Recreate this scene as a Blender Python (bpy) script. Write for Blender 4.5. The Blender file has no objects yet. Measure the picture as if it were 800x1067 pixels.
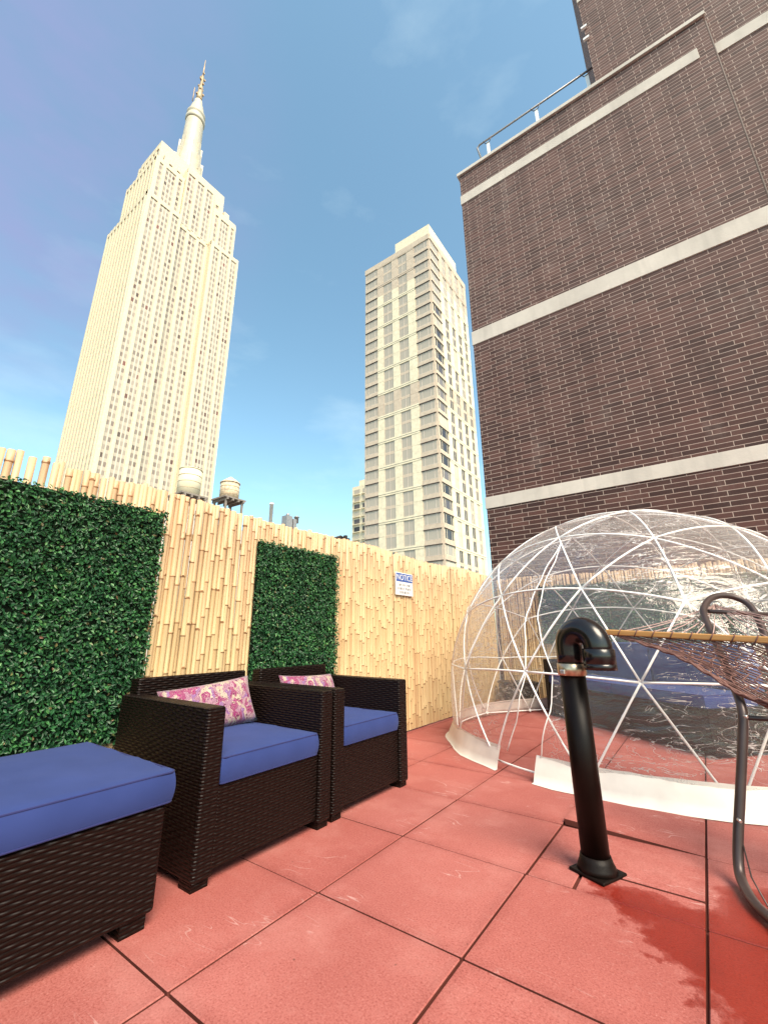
import bpy, bmesh, math, random
import numpy as np
from mathutils import Vector, Matrix
random.seed(7); rng = np.random.default_rng(7)
R = math.radians
scene = bpy.context.scene
col = scene.collection

# ------------------------------------------------------------------ camera
F, PITCH, YAW, ROLL, CAM_H = 448.0, .2957, -.6330, -.0026, 1.5684 * .61
def cam_axes():
    cp, sp = math.cos(PITCH), math.sin(PITCH)
    fw = Vector((math.sin(YAW) * cp, math.cos(YAW) * cp, sp))
    r = Vector((math.cos(YAW), -math.sin(YAW), 0)); u = r.cross(fw)
    c, s = math.cos(ROLL), math.sin(ROLL)
    return c * r + s * u, -s * r + c * u, -fw
cd = bpy.data.cameras.new('camera'); cam = bpy.data.objects.new('camera', cd); col.objects.link(cam)
ax_r, ax_u, ax_b = cam_axes()
m = Matrix((ax_r, ax_u, ax_b)).transposed().to_4x4(); m.translation = (0, 0, CAM_H)
cam.matrix_world = m
cd.sensor_fit = 'HORIZONTAL'; cd.sensor_width = 36; cd.lens = F / 800 * 36
cd.shift_x = 10.39 / 800; cd.shift_y = -7.6 / 800
cd.clip_start = .05; cd.clip_end = 6000
scene.camera = cam

# ------------------------------------------------------------------ sky, sun, exposure
SUN_AZ, SUN_EL = R(118), R(49)          # azimuth clockwise from +Y
SKY, SUN, EXPO = .15, 2.75, 1.2
w = bpy.data.worlds.new('World'); scene.world = w; w.use_nodes = True
nt = w.node_tree; nt.nodes.clear()
out = nt.nodes.new('ShaderNodeOutputWorld'); bg = nt.nodes.new('ShaderNodeBackground')
sky = nt.nodes.new('ShaderNodeTexSky'); sky.sky_type = 'NISHITA'; sky.sun_disc = False
sky.sun_elevation = SUN_EL; sky.sun_rotation = SUN_AZ
sky.altitude = 100; sky.air_density = 1.0; sky.dust_density = 1.6; sky.ozone_density = 1.0
tc = nt.nodes.new('ShaderNodeTexCoord'); mp = nt.nodes.new('ShaderNodeMapping')
mp.inputs['Scale'].default_value = (2.2, 2.2, 6.0); mp.inputs['Rotation'].default_value = (0.25, .3, .2)
ns = nt.nodes.new('ShaderNodeTexNoise'); ns.inputs['Scale'].default_value = 1.25; ns.inputs['Detail'].default_value = 7; ns.inputs['Roughness'].default_value = .55
cr = nt.nodes.new('ShaderNodeValToRGB'); cr.color_ramp.elements[0].position = .53; cr.color_ramp.elements[1].position = .78
cr.color_ramp.elements[0].color = (0, 0, 0, 1); cr.color_ramp.elements[1].color = (.16, .16, .16, 1)
mx = nt.nodes.new('ShaderNodeMix'); mx.data_type = 'RGBA'
mx.inputs[7].default_value = (5.2, 5.0, 5.6, 1)
L = nt.links.new
L(tc.outputs['Generated'], mp.inputs['Vector']); L(mp.outputs['Vector'], ns.inputs['Vector']); L(ns.outputs['Fac'], cr.inputs['Fac'])
L(cr.outputs['Color'], mx.inputs[0]); L(sky.outputs['Color'], mx.inputs[6]); tint = nt.nodes.new('ShaderNodeMix'); tint.data_type = 'RGBA'; tint.blend_type = 'MULTIPLY'; tint.inputs[0].default_value = 1
tint.inputs[7].default_value = (.83, 1.0, .86, 1)
L(mx.outputs[2], tint.inputs[6]); # a lavender veil of thin high cloud in one quarter of the sky
vd = nt.nodes.new('ShaderNodeVectorMath'); vd.operation = 'DOT_PRODUCT'; vd.inputs[1].default_value = (-.70, -.02, .71)
L(tc.outputs['Generated'], vd.inputs[0])
vr = nt.nodes.new('ShaderNodeMapRange'); vr.interpolation_type = 'SMOOTHSTEP'
for k_, v_ in ((1, .86), (2, 1.02), (3, 0.0), (4, 1.0)): vr.inputs[k_].default_value = v_
L(vd.outputs['Value'], vr.inputs[0])
n2 = nt.nodes.new('ShaderNodeTexNoise'); n2.inputs['Scale'].default_value = 2.6; n2.inputs['Detail'].default_value = 6
L(mp.outputs['Vector'], n2.inputs['Vector'])
r2 = nt.nodes.new('ShaderNodeValToRGB'); r2.color_ramp.elements[0].position = .36; r2.color_ramp.elements[1].position = .68
r2.color_ramp.elements[0].color = (.25, .25, .25, 1); r2.color_ramp.elements[1].color = (.75, .75, .75, 1); L(n2.outputs['Fac'], r2.inputs[0])
vm = nt.nodes.new('ShaderNodeMath'); vm.operation = 'MULTIPLY'; L(vr.outputs[0], vm.inputs[0]); L(r2.outputs[0], vm.inputs[1])
veil = nt.nodes.new('ShaderNodeMix'); veil.data_type = 'RGBA'; veil.inputs[7].default_value = (1.15, 1.22, 2.15, 1)
L(vm.outputs[0], veil.inputs[0]); L(tint.outputs[2], veil.inputs[6]); L(veil.outputs[2], bg.inputs['Color'])
bg.inputs['Strength'].default_value = SKY; L(bg.outputs['Background'], out.inputs['Surface'])
sl = bpy.data.lights.new('sun', 'SUN'); sl.energy = SUN; sl.angle = R(34); sl.color = (1, .84, .675)
so = bpy.data.objects.new('sun', sl); col.objects.link(so)
sdir = Vector((math.sin(SUN_AZ) * math.cos(SUN_EL), math.cos(SUN_AZ) * math.cos(SUN_EL), math.sin(SUN_EL)))
so.rotation_euler = sdir.to_track_quat('Z', 'Y').to_euler(); so.location = sdir * 50
vs = scene.view_settings
scene.display_settings.display_device = 'sRGB'
vs.view_transform = 'Standard'; vs.look = 'None'; vs.gamma = 1; vs.exposure = EXPO; vs.use_curve_mapping = False
vs.use_white_balance = False
scene.cycles.use_denoising = True
scene.cycles.max_bounces = 10; scene.cycles.transparent_max_bounces = 24
scene.cycles.caustics_reflective = False; scene.cycles.caustics_refractive = False

# ------------------------------------------------------------------ materials
class NT:
    def __init__(self, name):
        self.m = bpy.data.materials.new(name); self.m.use_nodes = True
        self.t = self.m.node_tree; self.b = self.t.nodes['Principled BSDF']; self.out = self.t.nodes['Material Output']
    def n(self, typ, **kw):
        nd = self.t.nodes.new('ShaderNode' + typ)
        for k, v in kw.items():
            if k.startswith('_'): setattr(nd, k[1:], v)
            else:
                key = int(k[1:]) if k[0] == 'i' and k[1:].isdigit() else k.replace('__', ' ')
                if hasattr(v, 'is_output') or isinstance(v, bpy.types.NodeSocket): self.t.links.new(v, nd.inputs[key])
                else: nd.inputs[key].default_value = v
        return nd
    def link(self, a, b): self.t.links.new(a, b)
    def math(self, op, a, b=0.0, c=None):
        nd = self.t.nodes.new('ShaderNodeMath'); nd.operation = op
        for i, v in enumerate((a, b) if c is None else (a, b, c)):
            if isinstance(v, bpy.types.NodeSocket): self.link(v, nd.inputs[i])
            else: nd.inputs[i].default_value = v
        return nd.outputs[0]
    def mix(self, f, a, b, mode='MIX'):
        nd = self.t.nodes.new('ShaderNodeMix'); nd.data_type = 'RGBA'; nd.blend_type = mode
        for i, v in ((0, f), (6, a), (7, b)):
            if isinstance(v, bpy.types.NodeSocket): self.link(v, nd.inputs[i])
            elif i == 0: nd.inputs[0].default_value = v
            else: nd.inputs[i].default_value = (*v, 1)
        return nd.outputs[2]
    def ramp(self, f, stops):
        nd = self.t.nodes.new('ShaderNodeValToRGB'); e = nd.color_ramp.elements
        while len(e) < len(stops): e.new(.5)
        for el, (p, c) in zip(e, stops): el.position = p; el.color = (*c, 1) if len(c) == 3 else c
        self.link(f, nd.inputs[0]); return nd.outputs[0]
    def coord(self, which='Object'): return self.n('TexCoord').outputs[which]
    def pos(self): return self.n('NewGeometry').outputs['Position']
    def rand(self): return self.n('NewGeometry').outputs['Random Per Island']
    def noise(self, vec, scale, detail=4, rough=.5):
        return self.n('TexNoise', Vector=vec, Scale=scale, Detail=detail, Roughness=rough).outputs['Fac']
    def scale(self, vec, s, rot=(0, 0, 0)):
        return self.n('Mapping', Vector=vec, Scale=s, Rotation=rot).outputs[0]
    def bump(self, h, strength=.3, dist=.01):
        b = self.n('Bump', Height=h, Strength=strength, Distance=dist); self.link(b.outputs[0], self.b.inputs['Normal'])
    def base(self, c, rough=.6, spec=.5, metal=0):
        for k, v in (('Base Color', c), ('Roughness', rough), ('Specular IOR Level', spec), ('Metallic', metal)):
            if isinstance(v, bpy.types.NodeSocket): self.link(v, self.b.inputs[k])
            elif k == 'Base Color': self.b.inputs[k].default_value = (*v, 1)
            else: self.b.inputs[k].default_value = v
        return self
M = {}
def simple(name, c, rough=.6, spec=.5, metal=0, var=.15, vscale=6, bump=0, bscale=80):
    t = NT(name); p = t.coord()
    nz = t.noise(p, vscale, 5)
    lo = tuple(x * (1 - var) for x in c); hi = tuple(min(1, x * (1 + var)) for x in c)
    t.base(t.ramp(nz, [(.3, lo), (.7, hi)]), rough, spec, metal)
    if bump: t.bump(t.noise(p, bscale, 3), bump, .004)
    M[name] = t.m
    return t

T_ = .61
def mat_rubber():
    t = NT('rubber_tile'); p = t.pos(); r = t.rand()
    big = t.noise(p, 1.7, 4); fine = t.noise(p, 150, 3, .75); mid = t.noise(p, 22, 5, .6)
    c = t.ramp(big, [(.25, (.31, .078, .064)), (.75, (.425, .130, .110))])
    c = t.mix(t.math('MULTIPLY', t.math('SUBTRACT', r, .4), .35), c, (.46, .18, .16))
    c = t.mix(t.ramp(fine, [(.30, (.8,) * 3), (.52, (0,) * 3)]), c, (.20, .042, .032))
    c = t.mix(t.ramp(fine, [(.60, (0,) * 3), (.74, (.45,) * 3)]), c, (.62, .32, .28))
    c = t.mix(t.ramp(mid, [(.55, (0,) * 3), (.85, (.30,) * 3)]), c, (.50, .22, .19))
    # pale scuffs and scratches
    sc = t.n('TexNoise', Vector=t.scale(p, (9, 2.2, 1), (0, 0, .7)), Scale=9.0, Detail=7, Roughness=.7, Distortion=1.6).outputs['Fac']
    c = t.mix(t.ramp(sc, [(.71, (0,) * 3), (.76, (.38,) * 3)]), c, (.58, .36, .32))
    vo = t.n('TexVoronoi', Vector=p, Scale=9.0, Randomness=1.0)
    c = t.mix(t.ramp(vo.outputs['Distance'], [(.02, (.8,) * 3), (.045, (0,) * 3)]), c, (.1, .04, .03))
    # grime gathered along the paver edges, and thin pale scratches
    q = t.n('SeparateXYZ', Vector=p)
    def edge(o, off):
        f_ = t.math('FRACT', t.math('DIVIDE', t.math('SUBTRACT', o, off), T_))
        return t.math('ABSOLUTE', t.math('SUBTRACT', f_, .5))
    ed = t.math('MAXIMUM', edge(q.outputs[0], -2.2753 * .61), edge(q.outputs[1], 2.4858 * .61))
    gr = t.math('ADD', ed, t.math('MULTIPLY', t.math('SUBTRACT', t.noise(p, 7, 6, .7), .5), .16))
    c = t.mix(t.ramp(gr, [(.42, (0,) * 3), (.53, (.5,) * 3)]), c, t.mix(1.0, c, (.62, .5, .48), 'MULTIPLY'))
    fade = t.noise(t.n('VectorMath', i0=p, i1=(3.1, 7.7, 0), _operation='ADD').outputs[0], 2.6, 6, .65)
    c = t.mix(t.ramp(fade, [(.5, (0,) * 3), (.72, (.40,) * 3)]), c, (.50, .215, .185))
    for sc_, rot_, st_ in ((2.3, .5, (1, 4.5, 1)), (3.1, -.8, (1, 5.5, 1))):
        n_ = t.n('TexNoise', Vector=t.scale(p, st_, (0, 0, rot_)), Scale=sc_, Detail=2.0, Distortion=.6).outputs['Fac']
        ln = t.math('SUBTRACT', 1.0, t.math('MINIMUM', 1.0, t.math('DIVIDE', t.math('ABSOLUTE', t.math('SUBTRACT', n_, .5)), .010)))
        gate = t.n('RGBToBW', Color=t.ramp(t.noise(p, 3.7 + rot_, 3), [(.58, (0,) * 3), (.66, (1,) * 3)])).outputs[0]
        c = t.mix(t.math('MULTIPLY', t.math('MULTIPLY', ln, gate), .5), c, (.62, .42, .38))
    # the damp patch between the vent pipe and the hammock stand
    xyz = t.n('SeparateXYZ', Vector=p)
    x, y = xyz.outputs[0], xyz.outputs[1]
    wob = t.math('MULTIPLY', t.math('SUBTRACT', t.noise(p, 9, 5, .6), .5), .34)
    wob2 = t.math('MULTIPLY', t.math('SUBTRACT', t.noise(t.scale(p, (1, 1, 1), (0, 0, .4)), 26, 4, .6), .5), .12)
    wv = t.math('ADD', wob, wob2)
    # right of A(-.507,2.139)-B(-.167,1.726);  below C(-.44,2.271)-D(.4,2.31)
    d1 = t.math('ADD', t.math('MULTIPLY', t.math('ADD', x, .507), .772), t.math('MULTIPLY', t.math('SUBTRACT', y, 2.139), .635))
    d2 = t.math('SUBTRACT', t.math('ADD', 2.285, t.math('MULTIPLY', x, .02)), y)
    wet = t.math('MINIMUM', t.math('ADD', d1, wv), t.math('ADD', d2, t.math('MULTIPLY', wv, .6)))
    d3 = t.math('MINIMUM', t.math('ADD', x, .15), t.math('SUBTRACT', t.math('ADD', 2.56, t.math('MULTIPLY', x, .6)), y))
    wet = t.math('MAXIMUM', wet, t.math('ADD', d3, t.math('MULTIPLY', wv, .35)))
    wm = t.ramp(wet, [(0.0, (0,) * 3), (.012, (.55,) * 3), (.06, (1,) * 3)])
    c = t.mix(wm, c, t.mix(1.0, c, (.60, .19, .13), 'MULTIPLY'))
    rough = t.math('SUBTRACT', .85, t.math('MULTIPLY', t.n('RGBToBW', Color=wm).outputs[0], .5))
    t.base(c, rough, .3)
    t.bump(t.math('ADD', t.math('MULTIPLY', fine, .7), t.math('MULTIPLY', mid, .5)), .45, .003)
    M['rubber'] = t.m

def mat_wicker():
    t = NT('woven_resin_wicker'); uv = t.n('UVMap').outputs[0]
    s = t.n('SeparateXYZ', Vector=uv); u, v = s.outputs[0], s.outputs[1]
    H, W = .0125, .033
    row = t.math('FLOOR', t.math('DIVIDE', v, H))
    fv = t.math('FRACT', t.math('DIVIDE', v, H))
    prof = t.math('SINE', t.math('MULTIPLY', fv, math.pi))
    ph = t.math('MULTIPLY', row, math.pi)
    wave = t.math('ADD', .5, t.math('MULTIPLY', .5, t.math('SINE', t.math('ADD', t.math('MULTIPLY', u, math.pi / W), ph))))
    h = t.math('MULTIPLY', t.math('POWER', prof, .55), t.math('ADD', .25, t.math('MULTIPLY', wave, .75)))
    nz = t.noise(t.scale(uv, (6, 90, 1)), 3, 3)
    c = t.mix(t.ramp(nz, [(.3, (0,) * 3), (.75, (1,) * 3)]), (.0040, .0016, .0010), (.013, .0055, .004))
    c = t.mix(t.ramp(h, [(.05, (1,) * 3), (.3, (0,) * 3)]), c, (.0012, .0006, .0004))
    t.base(c, .42, .22)
    t.bump(h, 1.0, .008)
    M['wicker'] = t.m

def mat_cane():
    t = NT('bamboo_cane'); p = t.coord(); r = t.rand()
    c = t.ramp(r, [(0, (.50, .345, .175)), (.15, (.595, .425, .225)), (.5, (.63, .46, .25)), (.85, (.645, .48, .27)), (.95, (.57, .40, .22)), (1, (.47, .29, .15))])
    st = t.noise(t.scale(p, (60, 60, 1.6)), 2.4, 5, .6)
    c = t.mix(t.ramp(st, [(.42, (0,) * 3), (.75, (.55,) * 3)]), c, (.43, .26, .12))
    z = t.n('SeparateXYZ', Vector=p).outputs[2]
    pk = t.math('ADD', t.math('MULTIPLY', t.math('SUBTRACT', t.noise(p, 3.2, 4), .5), .7), z)
    c = t.mix(t.ramp(pk, [(1.35, (0,) * 3), (1.36, (0,) * 3)]), c, (.5, .3, .2))
    # weathered pinkish-brown cane tips near the top of the screen
    mt = t.n('MapRange', Value=pk, i1=1.15, i2=2.0, i3=0.0, i4=.5).outputs[0]
    c = t.mix(mt, c, (.56, .34, .235))
    sp = t.noise(p, 55, 4, .7)
    c = t.mix(t.ramp(sp, [(.66, (0,) * 3), (.74, (.7,) * 3)]), c, (.19, .095, .045))
    t.base(c, .5, .4); t.bump(st, .25, .003)
    M['cane'] = t.m
    simple('cane_node_shade', (.23, .12, .055), .7, .2, var=.4, vscale=30)  # dark node rings, with the shadow under each bulge put into the colour

def mat_leaf():
    t = NT('artificial_leaf'); r = t.rand()
    c = t.ramp(r, [(0, (.006, .03, .012)), (.35, (.010, .055, .018)), (.7, (.018, .085, .028)), (.9, (.04, .15, .045)), (.97, (.09, .22, .08)), (1, (.12, .06, .03))])
    big = t.noise(t.coord(), 5.5, 4, .6)
    c = t.mix(t.ramp(big, [(.45, (0,) * 3), (.75, (.6,) * 3)]), c, t.mix(1.0, c, (2.4, 1.9, 1.5), 'MULTIPLY'))
    t.base(c, .42, .36)
    t.b.inputs['Subsurface Weight'].default_value = 0
    M['leaf'] = t.m
    simple('hedge_backing', (.006, .012, .006), .9, .1)

def mat_fabric(name, c, c2):
    t = NT(name); p = t.coord(); uv = t.n('UVMap').outputs[0]
    nz = t.noise(p, 5, 4); fib = t.n('TexNoise', Vector=t.scale(uv, (1, 1, 1)), Scale=700.0, Detail=2.0).outputs['Fac']
    cc = t.mix(t.ramp(nz, [(.3, (0,) * 3), (.7, (1,) * 3)]), c, c2)
    cc = t.mix(t.ramp(fib, [(.3, (.4,) * 3), (.6, (0,) * 3)]), cc, tuple(x * .6 for x in c))
    t.base(cc, .85, .2); t.b.inputs['Sheen Weight'].default_value = .06
    t.bump(t.math('ADD', t.math('MULTIPLY', fib, .2), t.noise(p, 11, 3)), .25, .008)
    M[name] = t.m

def mat_print():
    t = NT('floral_print'); p = t.n('UVMap').outputs[0]
    d = t.n('TexNoise', Vector=p, Scale=9.0, Detail=2.0).outputs['Color']
    v = t.mix(.10, p, d, 'LINEAR_LIGHT')
    wv = t.n('TexWave', Vector=v, Scale=20.0, Distortion=11.0, Detail=2.0, Detail__Scale=1.6).outputs['Fac']
    vo = t.n('TexVoronoi', Vector=v, Scale=19.0)
    g = t.n('SeparateColor', Color=vo.outputs['Color']).outputs[0]
    c = t.ramp(g, [(.0, (.42, .34, .26)), (.22, (.30, .14, .22)), (.40, (.24, .015, .11)), (.6, (.36, .20, .25)), (.78, (.22, .09, .26)), (.9, (.46, .38, .30)), (1, (.07, .012, .05))])
    for n_ in t.t.nodes:
        if n_.type == 'VALTORGB' and len(n_.color_ramp.elements) == 7: n_.color_ramp.interpolation = 'CONSTANT'
    c = t.mix(t.ramp(wv, [(.40, (0,) * 3), (.47, (1,) * 3), (.6, (1,) * 3), (.66, (0,) * 3)]), c, (.46, .37, .30))
    c = t.mix(t.ramp(wv, [(.86, (0,) * 3), (.9, (.85,) * 3)]), c, (.08, .006, .035))
    t.base(c, .8, .2); t.b.inputs['Sheen Weight'].default_value = .2
    M['print'] = t.m

def mat_film():
    t = NT('clear_vinyl_film'); tr = t.t
    tr.nodes.remove(t.b)
    p = t.coord()
    wn = t.n('TexNoise', Vector=t.scale(p, (1.2, 1.2, 4.5), (.5, .3, .2)), Scale=2.6, Detail=3.0, Roughness=.5, Distortion=1.3).outputs['Fac']
    w2 = t.n('TexNoise', Vector=t.scale(p, (2, 2, .9), (.2, -.5, .9)), Scale=11.0, Detail=4.0, Roughness=.55, Distortion=2.2).outputs['Fac']
    h = t.math('ADD', wn, t.math('MULTIPLY', w2, .12))
    bp = t.n('Bump', Height=h, Strength=.4, Distance=.05)
    gl = t.n('BsdfGlossy', Color=(1, 1, 1, 1), Roughness=.045); t.link(bp.outputs[0], gl.inputs['Normal'])
    tp = t.n('BsdfTransparent', Color=(.985, .98, .975, 1))
    df = t.n('BsdfDiffuse', Color=(.85, .82, .80, 1)); tl = t.n('BsdfTranslucent', Color=(.85, .82, .8, 1))
    milk = t.n('MixShader', i0=.5, i1=df.outputs[0], i2=tl.outputs[0])
    lw = t.n('LayerWeight', Blend=.32)
    crease = t.ramp(w2, [(.60, (0,) * 3), (.66, (.30,) * 3), (.70, (.05,) * 3)])
    def ridge(vec, sc, wd, lo_, amt, dist):
        n_ = t.n('TexNoise', Vector=vec, Scale=sc, Detail=3.0, Roughness=.6, Distortion=dist).outputs['Fac']
        r_ = t.math('SUBTRACT', 1.0, t.math('MINIMUM', 1.0, t.math('DIVIDE', t.math('ABSOLUTE', t.math('SUBTRACT', n_, .5)), wd)))
        k_ = t.n('RGBToBW', Color=t.ramp(t.noise(p, 2.3, 3), [(lo_, (0,) * 3), (lo_ + .14, (1,) * 3)])).outputs[0]
        return t.math('MULTIPLY', t.math('MULTIPLY', r_, k_), amt)
    rid = t.math('ADD', ridge(t.scale(p, (1, 1, 3.2), (.35, .2, 0)), 4.2, .012, .44, 1.0, .9), ridge(t.scale(p, (2.2, 2.2, 1), (-.3, .5, .7)), 7.5, .011, .53, .9, 1.2))
    fac = t.math('ADD', t.math('ADD', .085, rid), t.math('ADD', t.math('MULTIPLY', t.math('POWER', lw.outputs['Facing'], 2.4), .42), t.math('MULTIPLY', t.n('RGBToBW', Color=crease).outputs[0], .15)))
    s1 = t.n('MixShader', i0=fac, i1=tp.outputs[0], i2=milk.outputs[0])
    fr = t.n('Fresnel', IOR=1.55); t.link(bp.outputs[0], fr.inputs['Normal'])
    s2 = t.n('MixShader', i0=t.math('MINIMUM', t.math('MULTIPLY', fr.outputs[0], .75), .30), i1=s1.outputs[0], i2=gl.outputs[0])
    t.link(s2.outputs[0], t.out.inputs['Surface'])
    M['film'] = t.m

def mat_brick():
    t = NT('dark_brown_brick'); uv = t.n('UVMap').outputs[0]
    br = t.n('TexBrick', Vector=uv, Scale=1.0, Mortar__Size=.0044, Mortar__Smooth=.12, Bias=0.0, Brick__Width=.284, Row__Height=.0725,
             Color1=(.040, .014, .011, 1), Color2=(.110, .046, .036, 1), Mortar=(.50, .385, .32, 1), _offset=.34, _offset_frequency=2, _squash=1.0)
    big = t.noise(uv, .7, 5, .6); fine = t.noise(uv, 60, 4, .6)
    c = t.mix(t.ramp(big, [(.3, (0,) * 3), (.75, (.5,) * 3)]), br.outputs['Color'], t.mix(1.0, br.outputs['Color'], (1.0, .74, .70), 'MULTIPLY'))
    c = t.mix(t.ramp(fine, [(.4, (.35,) * 3), (.65, (0,) * 3)]), c, t.mix(1.0, c, (.5, .5, .5), 'MULTIPLY'))
    eff = t.noise(t.scale(uv, (1.3, .45, 1)), 1.9, 6, .65)
    c = t.mix(t.ramp(eff, [(.56, (0,) * 3), (.8, (.22,) * 3)]), c, (.40, .32, .28))
    # paler tone, stronger on the upper storeys, breaking up brick by brick
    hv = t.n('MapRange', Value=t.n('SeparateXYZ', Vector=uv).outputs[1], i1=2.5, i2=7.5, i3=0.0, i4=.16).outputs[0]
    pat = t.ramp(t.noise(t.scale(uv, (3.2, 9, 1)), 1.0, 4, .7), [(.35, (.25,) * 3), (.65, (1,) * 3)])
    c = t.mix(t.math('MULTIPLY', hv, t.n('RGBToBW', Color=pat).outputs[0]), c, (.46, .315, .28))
    soot = t.noise(t.scale(uv, (2.4, .25, 1)), 1.3, 5, .6)
    c = t.mix(t.ramp(soot, [(.48, (0,) * 3), (.75, (.6,) * 3)]), c, t.mix(1.0, c, (.5, .45, .45), 'MULTIPLY'))
    t.base(c, .75, .35)
    t.bump(t.math('ADD', t.math('MULTIPLY', br.outputs['Fac'], -1.0), t.math('MULTIPLY', fine, .25)), .6, .008)
    M['brick'] = t.m

def mat_stone(name, c, streak=.3):
    t = NT(name); p = t.coord()
    n1 = t.noise(p, 1.3, 6, .65); n2 = t.noise(t.scale(p, (5, 5, .5)), 1.6, 4)
    cc = t.ramp(n1, [(.3, tuple(x * .84 for x in c)), (.7, tuple(min(1, x * 1.1) for x in c))])
    cc = t.mix(t.ramp(n2, [(.5, (0,) * 3), (.8, (streak,) * 3)]), cc, tuple(x * .55 for x in c))
    t.base(cc, .8, .25); t.bump(t.noise(p, 40, 4), .2, .01)
    M[name] = t.m

def mat_bay():                 # window bay of the limestone tower: glass and aluminium spandrels, floor by floor
    t = NT('window_bay_glass_and_spandrel'); p = t.coord()
    s = t.n('SeparateXYZ', Vector=p); z = s.outputs[2]
    uv = t.n('SeparateXYZ', Vector=t.n('UVMap').outputs[0]); u = uv.outputs[0]
    fl = t.math('FRACT', t.math('DIVIDE', z, 3.7))
    g = t.math('MULTIPLY', t.math('GREATER_THAN', fl, .36), t.math('LESS_THAN', fl, .93))
    cu = t.math('FRACT', t.math('DIVIDE', u, 1.9))
    g = t.math('MULTIPLY', g, t.math('MULTIPLY', t.math('GREATER_THAN', cu, .16), t.math('LESS_THAN', cu, .84)))
    cell = t.n('TexWhiteNoise', Vector=t.n('CombineXYZ', X=t.math('FLOOR', t.math('DIVIDE', u, 1.9)), Y=t.math('FLOOR', t.math('DIVIDE', z, 3.7)), Z=t.math('FLOOR', t.math('DIVIDE', s.outputs[1], 4.0)), ).outputs[0]).outputs['Value']
    win = t.ramp(cell, [(0, (.22, .17, .14)), (.5, (.32, .26, .21)), (.8, (.42, .35, .28)), (.96, (.10, .065, .05)), (1, (.24, .10, .08))])
    mull = t.math('MULTIPLY', t.math('GREATER_THAN', cu, .16), t.math('LESS_THAN', cu, .84))
    c = t.mix(g, t.mix(mull, (.60, .52, .41), (.46, .395, .315)), win)
    t.base(c, t.math('SUBTRACT', .7, t.math('MULTIPLY', g, .35)), .4)
    M['bay'] = t.m

def mat_glass(name, tint, rough=.08):
    t = NT(name); r = t.rand(); p = t.coord()
    c = t.ramp(r, [(0, tuple(x * .45 for x in tint)), (.4, tint), (.72, tuple(min(1, x * 1.9) for x in tint)), (1, (.68, .59, .46))])
    t.base(c, rough, .38); t.bump(t.noise(p, .9, 2), .05, .05)
    M[name] = t.m

mat_rubber(); mat_wicker(); mat_cane(); mat_leaf(); mat_print(); mat_film(); mat_brick(); mat_bay()
mat_fabric('blue_fabric', (.024, .043, .165), (.031, .053, .195))
mat_fabric('piping_fabric', (.022, .026, .10), (.026, .03, .12))
mat_stone('limestone', (.70, .585, .42), .10); mat_stone('band_stone', (.60, .52, .45), .35)
mat_stone('cream_panel', (.78, .68, .50), .06); mat_stone('tan_panel', (.60, .48, .37), .12)
mat_glass('tower_glass', (.075, .062, .062), .14); 
simple('substrate', (.11, .032, .024), .95, .1)
simple('ground_asphalt', (.16, .155, .15), .95, .1, vscale=.02)
simple('white_pvc', (.86, .83, .80), .35, .5, var=.03)
simple('white_vinyl', (.76, .70, .63), .5, .4, var=.08, vscale=7, bump=.15, bscale=14)
simple('black_abs', (.009, .006, .0055), .22, .55, var=.3, vscale=14)
simple('black_matt', (.005, .002, .0012), .42, .16, var=.3, vscale=14)
simple('black_flange', (.006, .003, .002), .5, .18, var=.3, bump=.2)
simple('steel_clamp', (.46, .36, .25), .32, .5, .85, var=.35, vscale=45)
simple('bronze_tube', (.055, .035, .032), .38, .5, .25, var=.2, vscale=9)
simple('bolt', (.7, .68, .65), .3, .5, .9)
simple('rope', (.16, .08, .066), .9, .2, var=.4, vscale=60)
simple('string', (.42, .28, .25), .8, .2, var=.25, vscale=60)
simple('sign_white', (.78, .77, .76), .45, .4, var=.04)
simple('sign_blue', (.045, .11, .38), .45, .4, var=.05)
simple('sign_ink', (.09, .09, .11), .5, .3)
simple('rail_metal', (.34, .31, .30), .45, .5, .5)
simple('mast_metal', (.50, .44, .34), .5, .4, .0, var=.1, vscale=.2)
simple('antenna_metal', (.42, .30, .18), .5, .4, .3, var=.3, vscale=.4)
simple('dark_metal', (.05, .035, .03), .6, .4, .3)
simple('tank_wood', (.62, .48, .33), .85, .2, var=.3, vscale=3)
simple('tank_pale', (.70, .61, .44), .8, .2, var=.1, vscale=1)
simple('roof_felt', (.25, .21, .18), .9, .2)
simple('conduit', (.07, .05, .045), .7, .3)
def mat_wood():
    t = NT('varnished_wood'); p = t.coord()
    n = t.noise(t.scale(p, (2, 60, 60)), 2.2, 5)
    t.base(t.ramp(n, [(.3, (.40, .19, .055)), (.7, (.56, .30, .10))]), .35, .5); M['wood'] = t.m
mat_wood()

# ------------------------------------------------------------------ helpers
def box_uv(me):
    uvl = me.uv_layers.get('UVMap') or me.uv_layers.new(name='UVMap')
    for p in me.polygons:
        n = p.normal; a = max(range(3), key=lambda i: abs(n[i]))
        for li in p.loop_indices:
            v = me.vertices[me.loops[li].vertex_index].co
            uvl.data[li].uv = ((v.y, v.z), (v.x, v.z), (v.y, v.x))[a]
def link(name, me, parent=None, loc=None):
    o = bpy.data.objects.new(name, me); col.objects.link(o)
    if parent is not None: o.parent = parent
    if loc is not None: o.location = loc
    return o
def tag(o, label=None, cat=None, group=None, kind=None):
    if label: o['label'] = label
    if cat: o['category'] = cat
    if group: o['group'] = group
    if kind: o['kind'] = kind
    return o
def thing(name, label, cat, loc=(0, 0, 0), rz=0, group=None):
    o = bpy.data.objects.new(name, None); col.objects.link(o); o.location = loc; o.rotation_euler = (0, 0, rz)
    o.empty_display_size = .1
    return tag(o, label, cat, group)
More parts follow.
